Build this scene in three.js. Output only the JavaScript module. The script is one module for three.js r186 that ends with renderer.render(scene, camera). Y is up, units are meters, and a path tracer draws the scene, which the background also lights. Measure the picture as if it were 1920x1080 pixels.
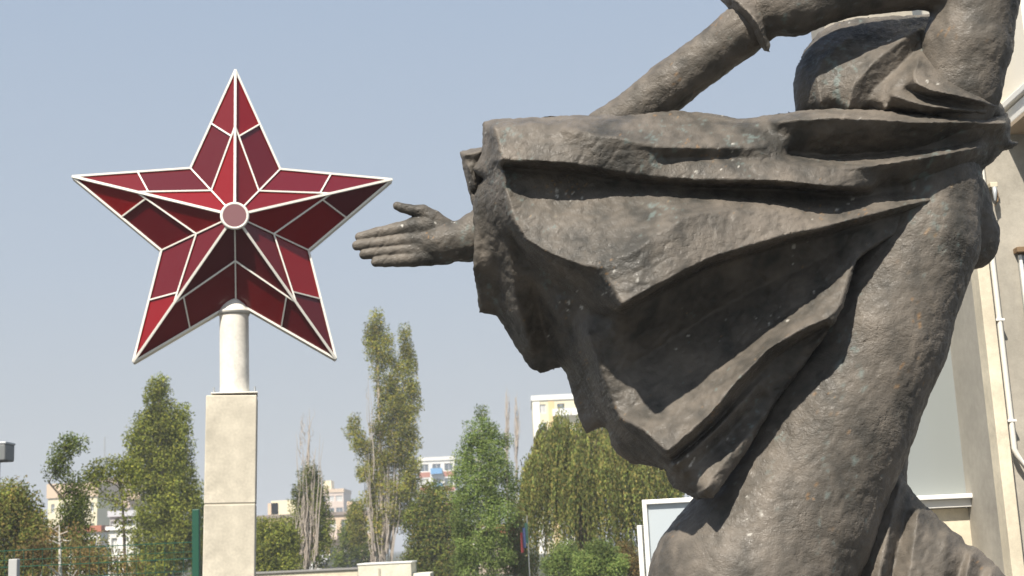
import * as THREE from 'three';
import { ImprovedNoise } from 'three/addons/math/ImprovedNoise.js';
import { mergeGeometries } from 'three/addons/utils/BufferGeometryUtils.js';
import { RoundedBoxGeometry } from 'three/addons/geometries/RoundedBoxGeometry.js';

// ---------- camera, sky, sun, exposure ----------
const scene = new THREE.Scene();
const F = 2500;                                     // focal length in pixels of a 1920 wide picture
const camera = new THREE.PerspectiveCamera(2 * Math.atan(540 / F) * 180 / Math.PI, 16 / 9, 0.1, 3000);
camera.rotation.order = 'YXZ';
camera.position.set(0, 1.65, 0);
camera.rotation.set(Math.atan(480 / F), 0, -0.047);
camera.updateMatrixWorld(true);
scene.add(camera);
camera.focus = 5.6; camera.userData.fStop = 6;

const SUN_AZ = -23, SUN_EL = 50;                    // degrees: left of straight behind the camera, and height
const sunDir = new THREE.Vector3(Math.sin(SUN_AZ * Math.PI / 180) * Math.cos(SUN_EL * Math.PI / 180), Math.sin(SUN_EL * Math.PI / 180), Math.cos(SUN_AZ * Math.PI / 180) * Math.cos(SUN_EL * Math.PI / 180));
{
  const W = 512, H = 256, a = new Float32Array(W * H * 4);
  const c = (e) => {                                // hazy autumn sky by elevation 0..1
    const stops = [[0, .55, .58, .635], [.08, .54, .585, .66], [.2, .48, .555, .69], [.4, .40, .495, .675], [.7, .26, .37, .60], [1, .20, .30, .54]].map((s) => s.map((v, i) => i ? v / 1.6 * [1, 1.015, 1.01, .95][i] : v));
    for (let i = 1; i < stops.length; i++) if (e <= stops[i][0]) {
      const p = stops[i - 1], q = stops[i], t = (e - p[0]) / (q[0] - p[0]);
      return [1, 2, 3].map((k) => p[k] + (q[k] - p[k]) * t);
    }
    return stops[5].slice(1);
  };
  for (let y = 0; y < H; y++) for (let x = 0; x < W; x++) {
    const el = ((y + .5) / H - .5) * Math.PI, az = ((x + .5) / W - .5) * 2 * Math.PI;
    let col = el < 0 ? [.22, .21, .18] : c(Math.sin(el));
    const d = new THREE.Vector3(Math.cos(el) * Math.cos(az), Math.sin(el), Math.cos(el) * Math.sin(az)).dot(sunDir);
    const g = el < 0 ? 0 : Math.exp((d - 1) * 9) * .32;       // hazy glow about the sun
    a.set([col[0] + g, col[1] + g * .95, col[2] + g * .85, 1], (y * W + x) * 4);
  }
  const t = new THREE.DataTexture(a, W, H, THREE.RGBAFormat, THREE.FloatType);
  t.mapping = THREE.EquirectangularReflectionMapping; t.magFilter = THREE.LinearFilter; t.minFilter = THREE.LinearFilter; t.needsUpdate = true;
  scene.background = t; scene.environment = t;
}
const sun = new THREE.DirectionalLight(new THREE.Color(1, .93, .82), 4.9);
sun.position.copy(sunDir).multiplyScalar(60); sun.target.position.set(0, 0, 0);
sun.castShadow = true; sun.shadow.mapSize.set(4096, 4096); sun.shadow.radius = 2;
Object.assign(sun.shadow.camera, { left: -60, right: 60, top: 60, bottom: -60, near: 1, far: 400 });
scene.add(sun, sun.target);
scene.fog = new THREE.FogExp2(new THREE.Color(.74, .78, .84), 0.0013);

const renderer = new THREE.WebGLRenderer({ antialias: true });
renderer.toneMapping = THREE.LinearToneMapping;
renderer.toneMappingExposure = 1.6;
renderer.shadowMap.enabled = true;

// ---------- helpers ----------
let seed = 12345;
const rnd = () => { seed = (seed * 1664525 + 1013904223) >>> 0; return seed / 4294967296; };
const rr = (a, b) => a + (b - a) * rnd();
const V = (x, y, z) => new THREE.Vector3(x, y, z);
const lerp = (a, b, t) => a + (b - a) * t, clamp = (x, a, b) => Math.max(a, Math.min(b, x));
const sstep = (a, b, x) => { const t = clamp((x - a) / (b - a), 0, 1); return t * t * (3 - 2 * t); };
const noise = new ImprovedNoise();
const N = (x, y, z) => noise.noise(x + 37.3, y + 91.7, z + 13.1);
const right = V(1, 0, 0).applyEuler(camera.rotation), up = V(0, 1, 0).applyEuler(camera.rotation), fwd = V(0, 0, -1).applyEuler(camera.rotation);
// the point that a place of the 1920 x 1080 picture shows at a distance d along -z
function at(px, py, d) {
  const v = fwd.clone().addScaledVector(right, (px - 960) / F).addScaledVector(up, (540 - py) / F);
  return v.multiplyScalar(-d / v.z).add(camera.position);
}
const groundPx = (px, d) => { const p = at(px, 1030, d); p.y = 0; return p; };
const names = {};
function numbered(n) { const k = names[n] = (names[n] ?? -1) + 1; return k ? n + '_' + String(k).padStart(3, '0') : n; }
function shadow(o) { o.castShadow = o.receiveShadow = true; return o; }
function tag(o, label, category, group, kind) {
  if (label) o.userData.label = label; if (category) o.userData.category = category; if (group) o.userData.group = group; if (kind) o.userData.kind = kind;
  return o;
}
function thing(name, pos, label, category, group) { const g = new THREE.Group(); g.name = numbered(name); g.position.copy(pos); scene.add(g); return tag(g, label, category, group); }
function mesh(name, geo, mat, parent) {
  const m = shadow(new THREE.Mesh(geo, mat)); m.name = parent ? name : numbered(name); (parent || scene).add(m); return m;
}
// geometry given in world metres, put under a thing whose base stands at parent.position
function part(name, geo, mat, parent) { const p = parent.isGroup ? parent.position : parent.parent.position; if (parent.parent === scene || parent.isGroup) geo.translate(-p.x, -p.y, -p.z); return mesh(name, geo, mat, parent); }
function sub(name, geo, mat, holder, root) { geo.translate(-root.position.x, -root.position.y, -root.position.z); return mesh(name, geo, mat, holder); }
function box(w, h, d, x, y, z, bevel = 0) {
  const g = bevel ? new RoundedBoxGeometry(w, h, d, 2, bevel) : new THREE.BoxGeometry(w, h, d), U = g.attributes.uv, n = U.count / 6, s = [[d, h], [d, h], [w, d], [w, d], [w, h], [w, h]];
  for (let i = 0; i < U.count; i++) { const q = s[i / n | 0]; U.setXY(i, U.getX(i) * q[0] + x, U.getY(i) * q[1] + y); }
  g.translate(x, y, z); return g;
}
function bar(a, b, w, h = w, ref = V(0, 0, 1)) {      // a bar of rectangular section between two points
  const d = b.clone().sub(a), L = d.length(), g = new THREE.BoxGeometry(w, h, L);
  const z = d.normalize(), x = V().crossVectors(ref, z); if (x.lengthSq() < 1e-6) x.set(1, 0, 0); x.normalize();
  const y = V().crossVectors(z, x);
  g.applyMatrix4(new THREE.Matrix4().makeBasis(x, y, z).setPosition(a.clone().add(b).multiplyScalar(.5))); return g;
}
function V0() { return V(0, 0, 0); }
function limb(pts, radii, seg = 7) {                  // tapered tube through points
  const n = pts.length, pos = [], idx = [];
  for (let i = 0; i < n; i++) {
    const t = pts[Math.min(i + 1, n - 1)].clone().sub(pts[Math.max(i - 1, 0)]).normalize();
    const x = V().crossVectors(Math.abs(t.y) < .9 ? V(0, 1, 0) : V(1, 0, 0), t).normalize(), y = V().crossVectors(t, x);
    for (let j = 0; j < seg; j++) { const a = j / seg * Math.PI * 2, p = pts[i].clone().addScaledVector(x, Math.cos(a) * radii[i]).addScaledVector(y, Math.sin(a) * radii[i]); pos.push(p.x, p.y, p.z); }
  }
  for (let i = 0; i < n - 1; i++) for (let j = 0; j < seg; j++) { const a = i * seg + j, b = i * seg + (j + 1) % seg, c = a + seg, d = b + seg; idx.push(a, b, d, a, d, c); }
  for (const [base, rev] of [[0, 1], [(n - 1) * seg, 0]]) for (let j = 1; j < seg - 1; j++) rev ? idx.push(base, base + j + 1, base + j) : idx.push(base, base + j, base + j + 1);
  const g = new THREE.BufferGeometry(); g.setAttribute('position', new THREE.Float32BufferAttribute(pos, 3)); g.setIndex(idx); g.computeVertexNormals();
  g.setAttribute('uv', new THREE.Float32BufferAttribute(new Float32Array(pos.length / 3 * 2), 2)); return g;
}
const merge = (list) => mergeGeometries(list.map((g) => { const h = g.index ? g.toNonIndexed() : g; for (const k of Object.keys(h.attributes)) if (!['position', 'normal', 'uv', 'color'].includes(k)) h.deleteAttribute(k); return h; }));

// ---------- textures and materials ----------
function tile(S, f, srgb) {                            // f(u, v) in 0..1 periodic -> value or [r,g,b] 0..255
  const d = new Uint8Array(S * S * 4);
  for (let y = 0; y < S; y++) for (let x = 0; x < S; x++) { const v = f(x / S, y / S), c = Array.isArray(v) ? v : [v, v, v]; d.set([c[0], c[1], c[2], 255], (y * S + x) * 4); }
  const t = new THREE.DataTexture(d, S, S); t.wrapS = t.wrapT = THREE.RepeatWrapping; t.magFilter = THREE.LinearFilter; t.minFilter = THREE.LinearMipmapLinearFilter; t.generateMipmaps = true;
  if (srgb) t.colorSpace = THREE.SRGBColorSpace; t.needsUpdate = true; return t;
}
const pn = (u, v, k, s = 0) => {                       // periodic noise: blends four shifted copies
  const f = (a, b) => N(a * k + s, b * k + s * 1.7, s * 3.1 + .5);
  const a = u, b = v; return (f(a, b) * (1 - a) * (1 - b) + f(a - 1, b) * a * (1 - b) + f(a, b - 1) * (1 - a) * b + f(a - 1, b - 1) * a * b) * 1.3;
};
const rep = (t, r) => { const c = t.clone(); c.repeat.set(r, r); c.needsUpdate = true; return c; };
const bronzeBump = tile(512, (u, v) => clamp(128 + 60 * pn(u, v, 14, 1) + 55 * pn(u, v, 34, 2) + 40 * pn(u, v, 80, 3) - 70 * Math.max(0, pn(u, v, 26, 5) - .38) * 3, 0, 255));
const grit = tile(512, (u, v) => clamp(150 + 50 * pn(u, v, 20, 7) + 50 * pn(u, v, 70, 8) + 30 * pn(u, v, 160, 9), 0, 255));
const mottle = tile(512, (u, v) => clamp(228 + 22 * pn(u, v, 4, 11) + 16 * pn(u, v, 11, 12) + 12 * pn(u, v, 40, 13) + 10 * pn(u, v, 150, 14), 0, 255), true);
const std = (c, r = .8, o = {}) => new THREE.MeshStandardMaterial({ color: Array.isArray(c) ? new THREE.Color().setRGB(...c) : c, roughness: r, ...o });
const M = {
  bronze: new THREE.MeshPhysicalMaterial({ roughness: .95, specularIntensity: .5, vertexColors: true, bumpMap: rep(bronzeBump, 3.0), bumpScale: .0045, roughnessMap: rep(grit, 2.3) }),
  whiteSteel: std([.78, .75, .68], .38),
  rimSteel: std([.66, .62, .53], .5),
  tube: std([.95, .90, .80], .45, { map: rep(mottle, .6) }),
  concrete: std([.68, .62, .50], .88, { map: rep(mottle, 1.1), bumpMap: rep(grit, 3), bumpScale: .0012 }),
  joint: std([.42, .38, .30], .95),
  leaf: new THREE.MeshPhysicalMaterial({ color: new THREE.Color().setRGB(2.35, 2.15, 1.5), roughness: .9, specularIntensity: .25, vertexColors: true, transmission: .4, thickness: 0 }),
  bark: std([.24, .20, .165], .95), deadBark: std([.40, .345, .29], .95), birch: std([.55, .53, .48], .9), darkBark: std([.10, .08, .06], .95),
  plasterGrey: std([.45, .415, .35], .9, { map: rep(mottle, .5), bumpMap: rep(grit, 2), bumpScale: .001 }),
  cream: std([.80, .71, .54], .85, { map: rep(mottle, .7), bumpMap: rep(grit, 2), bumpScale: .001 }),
  white: std([.80, .79, .75], .6), brown: std([.20, .13, .07], .8), soffit: std([.42, .34, .25], .85),
  paleGlass: new THREE.MeshPhysicalMaterial({ color: new THREE.Color().setRGB(.25, .27, .265), roughness: .3, clearcoat: .6, clearcoatRoughness: .1 }),
  greenPaint: std([.009, .072, .042], .45), greyPaint: std([.16, .17, .17], .5), galvanised: std([.42, .44, .45], .5, { metalness: .4 }),
  glass: std([.10, .12, .14], .15), curtain: std([.5, .5, .48], .8),
};
const redGlass = [[.13, .003, .005], [.085, .003, .006], [.19, .003, .005], [.105, .004, .008]].map((c) => new THREE.MeshPhysicalMaterial({ color: new THREE.Color().setRGB(...c), roughness: .35, specularIntensity: .5, clearcoat: .5, clearcoatRoughness: .06, bumpMap: rep(mottle, 1.6), bumpScale: .002 }));

// ---------- ground ----------
{
  const g = new THREE.PlaneGeometry(3000, 3000, 1, 1); g.rotateX(-Math.PI / 2); for (let i = 0; i < 4; i++) g.attributes.uv.setXY(i, g.attributes.position.getX(i), g.attributes.position.getZ(i));
  tag(mesh('ground', g, std([.065, .07, .035], .95, { map: rep(mottle, .2) })), null, null, null, 'structure');
  const p = new THREE.PlaneGeometry(40, 34, 1, 1); p.rotateX(-Math.PI / 2); p.translate(0, .004, -8); for (let i = 0; i < 4; i++) p.attributes.uv.setXY(i, p.attributes.position.getX(i), p.attributes.position.getZ(i));
  tag(mesh('pavement', p, std([.062, .06, .056], .9, { map: rep(mottle, .4) })), null, null, null, 'structure');
}

// ---------- the building at the right ----------
{
  const D = 8.3, c0 = at(1886, 980, D), c1 = at(1910, 980, D), A = at(1815, 980, 8.98);
  const X0 = c0.x, X1 = c1.x, zc = -D, za = -8.98 - .02, H = at(1890, 246, D).y;
  const XL = at(1600, 600, 8.98).x, bw = X0 - XL;
  const t = thing('plastered_building', V(X0, 0, za), 'pale plastered building with downpipe and projecting upper storey behind the statue', 'building');
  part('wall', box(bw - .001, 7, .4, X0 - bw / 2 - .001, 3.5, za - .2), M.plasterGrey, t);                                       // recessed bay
  part('return_wall', box(.06, H + .6, .68, X0 + .031, (H + .6) / 2, za + .34), M.plasterGrey, t);
  part('pilaster', box(X1 - X0, H + .01, .14, (X0 + X1) / 2, (H + .01) / 2, zc - .07 + .012, .006), M.cream, t);
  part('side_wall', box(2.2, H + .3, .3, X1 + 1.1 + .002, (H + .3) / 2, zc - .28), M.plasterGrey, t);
  // window of the recessed bay
  const pw = at(1811, 700, 8.95).x, pt = at(1750, 300, 8.95).y, pb = at(1750, 929, 8.95).y;
  const win = part('window', merge([box(.05, pt - pb, .05, pw + .005, (pt + pb) / 2, za + .02), box(pw - XL, .05, .05, (pw + XL) / 2, pt, za + .02)]), M.plasterGrey, t);
  sub('pane', box(pw - XL - .06, pt - pb, .02, (pw + XL) / 2, (pt + pb) / 2, za + .012), M.paleGlass, win, t);
  const s0 = at(1760, 928, 8.9), s1 = at(1760, 953, 8.9);
  part('window_sill', merge([box(pw - XL, (s0.y - s1.y) * .36, .14, (pw + XL) / 2 + .02, s0.y - (s0.y - s1.y) * .18, za + .07, .006), box(pw - XL - .04, (s0.y - s1.y) * .64, .10, (pw + XL) / 2 + .015, s1.y + (s0.y - s1.y) * .32, za + .05, .006)]), M.white, t);
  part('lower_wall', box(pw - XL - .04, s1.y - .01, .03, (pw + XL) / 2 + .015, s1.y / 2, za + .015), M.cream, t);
  // upper storey that juts out towards the viewer: side with three courses
  const h0 = at(1896, 242, D).y, XU = at(1897, 242, D).x;
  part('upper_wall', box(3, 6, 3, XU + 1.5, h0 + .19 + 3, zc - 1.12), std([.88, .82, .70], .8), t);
  part('cornice', merge([box(3.1, .05, 3.1, XU - .04 + 1.55, h0 + .16, zc - 1.12, .01), box(3.0, .10, 3.04, XU - .015 + 1.5, h0 + .078, zc - 1.12, .01)]), M.white, t);
  part('soffit', box(3.06, .022, 3.06, XU - .02 + 1.53, h0 + .013, zc - 1.12), M.soffit, t);
  // downpipe
  const zp = zc - .06, pp = (x, y) => at(x, y, D + .06);
  const a = pp(1851, 300), b = pp(1906, 850), e = pp(1921, 874); b.x = a.x = (pp(1869, 560).x + pp(1897, 800).x) / 2; e.x = b.x + .07;
  const dp = part('downpipe', limb([V(b.x, 5.2, zp), V(b.x, 3, zp), V(b.x, b.y + .03, zp), V(b.x + .012, b.y - .01, zp), V(b.x + .05, e.y, zp), V(b.x + .3, e.y - .01, zp)], [.0175, .0175, .0175, .0175, .0175, .0175], 14), std([.72, .69, .62], .5), t);
  for (const y of [600, 790]) sub('clamp', box(.055, .014, .06, b.x, pp(1870, y).y, zp - .01), M.white, dp, t);
  // window in the side wall
  const w = at(1903, 470, D + .1);
  const w2 = part('window', merge([box(1.2, .035, .10, w.x + .6, w.y, zc - .11, .004)]), M.brown, t);
  sub('pane', box(1.2, 1.0, .012, w.x + .62, w.y - .53, zc - .122), M.paleGlass, w2, t);
  sub('frame', box(.018, 1.0, .03, w.x + .03, w.y - .53, zc - .112), M.white, w2, t);
  // little wall lamp
  const l = at(1860, 352, D + .1), lm = thing('wall_lamp', V(l.x, l.y, zc - .1), 'small cream lamp bracket on the grey wall beside the statue\'s hip', 'lamp');
  part('bracket', box(.05, .035, .07, l.x, l.y + .01, zc - .09, .006), M.cream, lm);
  part('arm', limb([V(l.x + .015, l.y, zc - .08), V(l.x + .02, l.y - .05, zc - .07), V(l.x + .012, l.y - .10, zc - .06), V(l.x - .012, l.y - .13, zc - .06)], [.006, .006, .006, .005], 8), M.brown, lm);
  part('lamp_shade', limb([V(l.x, l.y - .01, zc - .06), V(l.x - .004, l.y - .05, zc - .05), V(l.x - .008, l.y - .1, zc - .05)], [.016, .015, .006], 12), M.galvanised, lm);
}

// ---------- red star on its pillar ----------
{
  const D = 12, C = at(442, 429, D), R = 319 * D / F, k = .455, apex = .50;
  const base = groundPx(433, D); base.x = at(436, 742, D).x; base.z = -D;
  const axisX = at(439, 600, D).x, pilX = at(435.5, 743, D).x;
  const pil = thing('concrete_pillar', V(pilX, 0, -D), 'square pale concrete pillar carrying the red star', 'pillar');
  const w = 92.5 * D / F, yt = at(434, 743, D).y, yj = at(432, 944, D).y, tilt = .022;
  const lower = part('lower_block', box(w, yj - .004, w * .9, pilX, (yj - .004) / 2, -D, .012), M.concrete, pil);
  const upper = part('upper_block', box(w, yt - yj - .003, w * .9, pilX, (yt + yj + .003) / 2, -D, .012), M.concrete, pil);
  part('joint', box(w - .012, .02, w * .9 - .012, pilX, yj, -D), M.joint, pil);
  // the pillar stands a little out of plumb
  pil.rotation.set(0, .17, -tilt); 
  { const p = V(0, yt, 0).applyAxisAngle(V(0, 0, 1), -tilt); pil.position.x = pilX - p.x; pil.position.y = -.01; }

  const st = thing('star', V(axisX, yt, -D), 'large red glass star with white frame on a concrete pillar', 'star');
  st.rotation.y = .19;
  part('base_plate', box(.41, .012, .36, axisX, yt + .012, -D, .003), M.whiteSteel, st);
  const ys = at(438, 566, D).y, yc = at(438, 588, D).y;
  const tube = new THREE.CylinderGeometry(.131, .131, yc - yt - .02, 48); tube.translate(axisX, (yc + yt) / 2 + .01, -D); part('mast', tube, M.tube, st);
  for (const [dx, dz] of [[-.18, .14], [.18, .14], [-.18, -.14], [.18, -.14]]) { const b = new THREE.CylinderGeometry(.008, .008, .05, 8); b.translate(axisX + dx, yt + .04, -D + dz); part('bolt', b, M.galvanised, st); }
  { const g = new THREE.LatheGeometry([[0, .01], [.138, .01], [.138, .028], [.150, .034], [.150, .05], [.138, .056], [.115, .10], [.03, .20], [0, .21]].map((p) => new THREE.Vector2(...p)), 40); g.translate(axisX, yc - .03, -D); part('mast_cap', g, M.whiteSteel, st); }
  // star geometry in its own plane
  const turn = -.005, P = (ang, r, z) => V(C.x + Math.sin(ang + 0) * r * Math.cos(turn) + Math.cos(ang) * r * -Math.sin(turn), C.y + Math.cos(ang) * r * Math.cos(turn) + Math.sin(ang) * r * Math.sin(turn), C.z + z);
  const thick = .055;
  const inset = (poly, n, m) => {                        // pull the corners of a pane towards its middle by m metres off each edge
    const c = poly.reduce((s, p) => s.add(p), V0()).multiplyScalar(1 / poly.length);
    return poly.map((p) => { const d = c.clone().sub(p); return p.clone().addScaledVector(d.normalize(), m); });
  };
  const paneGeo = (poly, out) => {                       // a glass plate 12 mm thick
    const n = V().crossVectors(poly[1].clone().sub(poly[0]), poly[2].clone().sub(poly[0])).normalize(); if (n.dot(out) < 0) { poly = poly.slice().reverse(); n.negate(); }
    const pos = [], q = poly.map((p) => p.clone().addScaledVector(n, -.012)), uv = [];
    const push = (...v) => v.forEach((p) => { pos.push(p.x, p.y, p.z); uv.push(p.x, p.y); });
    for (let i = 1; i < poly.length - 1; i++) { push(poly[0], poly[i], poly[i + 1]); push(q[0], q[i + 1], q[i]); }
    for (let i = 0; i < poly.length; i++) { const j = (i + 1) % poly.length; push(poly[i], q[i], q[j]); push(poly[i], q[j], poly[j]); }
    const g = new THREE.BufferGeometry(); g.setAttribute('position', new THREE.Float32BufferAttribute(pos, 3)); g.setAttribute('uv', new THREE.Float32BufferAttribute(uv, 2)); g.computeVertexNormals(); return g;
  };
  const mix = (a, b, t) => a.clone().lerp(b, t);
  let m = 0;
  for (const side of [1, -1]) {
    const O = V(C.x, C.y, C.z + side * apex);
    for (let i = 0; i < 5; i++) {
      const a = i * Math.PI * 2 / 5, tip = P(a, R, side * thick);
      part('ridge_bar', bar(mix(O, tip, .07), mix(O, tip, .995), .021, .028), M.whiteSteel, st);
      for (const s of [1, -1]) {
        const nt = P(a + s * Math.PI / 5, R * k, side * thick);
        const Pr = mix(O, tip, .60), Q = mix(O, nt, .52);
        const dir = V(0, 0, side), lift = (p) => p.clone().addScaledVector(V(0, 0, -side), .012);
        // divider: from the inner line, near the ridge, out to the edge
        const Dv = mix(Pr, Q, .16), E = mix(tip, nt, .55);
        const panes = [[O, Pr, Q], [Dv, E, nt, Q], [tip, E, Dv, Pr]];
        for (const poly of panes) part('pane', paneGeo(inset(poly.map(lift), dir, .008), dir), redGlass[(m++ * 7 + i * 3 + (m >> 2)) % 4], st);
        part('glazing_bar', bar(Pr, Q, .0135, .018), M.whiteSteel, st);
        part('glazing_bar', bar(Dv, E, .0125, .016), M.whiteSteel, st);
        if (s === 1) part('valley_bar', bar(mix(O, nt, .12), nt, .0125, .016), M.whiteSteel, st);
        part('edge_bar', bar(tip, nt, .018, .022), M.whiteSteel, st);
      }
    }
    const ring = new THREE.TorusGeometry(.112, .0155, 12, 40); ring.translate(C.x, C.y, C.z + side * (apex - .01)); part('ring', ring, M.whiteSteel, st);
    const disc = new THREE.CylinderGeometry(.108, .114, .05, 40); disc.rotateX(side * Math.PI / 2); disc.translate(C.x, C.y, C.z + side * (apex - .022)); part('disc', disc, new THREE.MeshPhysicalMaterial({ color: new THREE.Color().setRGB(.20, .085, .09), roughness: .4, clearcoat: .6, clearcoatRoughness: .12 }), st);
  }
  for (let i = 0; i < 5; i++) for (const s of [1, -1]) {   // rim between the two halves
    const a = i * Math.PI * 2 / 5; part('rim', bar(P(a, R * .998, 0), P(a + s * Math.PI / 5, R * k, 0), .018, thick * 2 - .02, V(0, 0, 1)), M.rimSteel, st);
  }
}

// ---------- bronze statue ----------
const SD = 5;                                             // metres to the statue's plane
const sp = (x, y, z) => at(x, y, SD - z);                 // z: metres towards the viewer
const ppm = F / SD;
function bronzeColor(p, n) {
  const a = N(p.x * 2.3, p.y * 2.3, p.z * 2.3), b = N(p.x * 9, p.y * 9, p.z * 9), c = N(p.x * 33, p.y * 33, p.z * 33), e = N(p.x * 75, p.y * 75, p.z * 75);
  const st2 = N(p.x * 13, p.y * 2.2, p.z * 13);
  let t = clamp(.5 + .6 * a + .4 * b + .3 * c + .45 * st2, 0, 1);
  let col = [lerp(.050, .152, t), lerp(.047, .131, t), lerp(.041, .108, t)];
  const g = N(p.x * 4 + 9, p.y * 2.2, p.z * 4), v = sstep(.40, .62, g * .5 + .3 * c + .45 * N(p.x * 30, p.y * 6, p.z * 30) + .4 * e);
  const rust = sstep(.62, .74, N(p.x * 6 + 40, p.y * 6, p.z * 6) * .6 + e * .75 + .1 * c);
  const lime = sstep(.68, .80, N(p.x * 5 + 80, p.y * 5, p.z * 5) * .55 + N(p.x * 55, p.y * 40, p.z * 55) * .8);
  col = col.map((x, i) => lerp(x, [.14, .18, .17][i], v * .6));
  col = col.map((x, i) => lerp(x, [.30, .17, .07][i], rust * .5));
  col = col.map((x, i) => lerp(x, [.52, .50, .45][i], lime * .8));
  return col;
}
const lumps = (p) => .0042 * N(p.x * 9, p.y * 9, p.z * 9) + .0024 * N(p.x * 24, p.y * 24, p.z * 24) + .0026 * N(p.x * 48, p.y * 48, p.z * 48) - .016 * Math.max(0, .2 - Math.abs(N(p.x * 15 + 5, p.y * 15, p.z * 15)));
// finishing: lumps along the normals, colours, box-mapped uv in metres
function finishBronze(pos, idx, amp = 1) {
  let g = new THREE.BufferGeometry(); g.setAttribute('position', new THREE.Float32BufferAttribute(pos, 3)); g.setIndex(idx); g.computeVertexNormals();
  const P = g.attributes.position, Nn = g.attributes.normal, n = P.count, p = V0(), q = V0(), col = new Float32Array(n * 3);
  for (let i = 0; i < n; i++) { p.fromBufferAttribute(P, i); q.fromBufferAttribute(Nn, i); const h = lumps(p) * amp; const c = bronzeColor(p, q); col.set(c, i * 3); p.addScaledVector(q, h); P.setXYZ(i, p.x, p.y, p.z); }
  g.computeVertexNormals();
  const map = new Map(), np = [], nn = [], nc = [], uv = [], ni = [], a = V0(), b = V0(), c = V0();
  for (let t = 0; t < idx.length; t += 3) {
    a.fromBufferAttribute(P, idx[t]); b.fromBufferAttribute(P, idx[t + 1]); c.fromBufferAttribute(P, idx[t + 2]);
    const f = b.sub(a).cross(c.sub(a)), ax = Math.abs(f.x) > Math.abs(f.y) && Math.abs(f.x) > Math.abs(f.z) ? 0 : Math.abs(f.y) > Math.abs(f.z) ? 1 : 2;
    for (let k = 0; k < 3; k++) {
      const v = idx[t + k], key = v * 3 + ax; let m = map.get(key);
      if (m === undefined) {
        m = np.length / 3; map.set(key, m); const x = P.getX(v), y = P.getY(v), z = P.getZ(v);
        np.push(x, y, z); nn.push(Nn.getX(v), Nn.getY(v), Nn.getZ(v)); nc.push(col[v * 3], col[v * 3 + 1], col[v * 3 + 2]);
        ax === 0 ? uv.push(z, y) : ax === 1 ? uv.push(x, z) : uv.push(x, y);
      }
      ni.push(m);
    }
  }
  g = new THREE.BufferGeometry(); g.setAttribute('position', new THREE.Float32BufferAttribute(np, 3)); g.setAttribute('normal', new THREE.Float32BufferAttribute(nn, 3));
  g.setAttribute('color', new THREE.Float32BufferAttribute(nc, 3)); g.setAttribute('uv', new THREE.Float32BufferAttribute(uv, 2)); g.setIndex(ni); return g;
}
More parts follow.
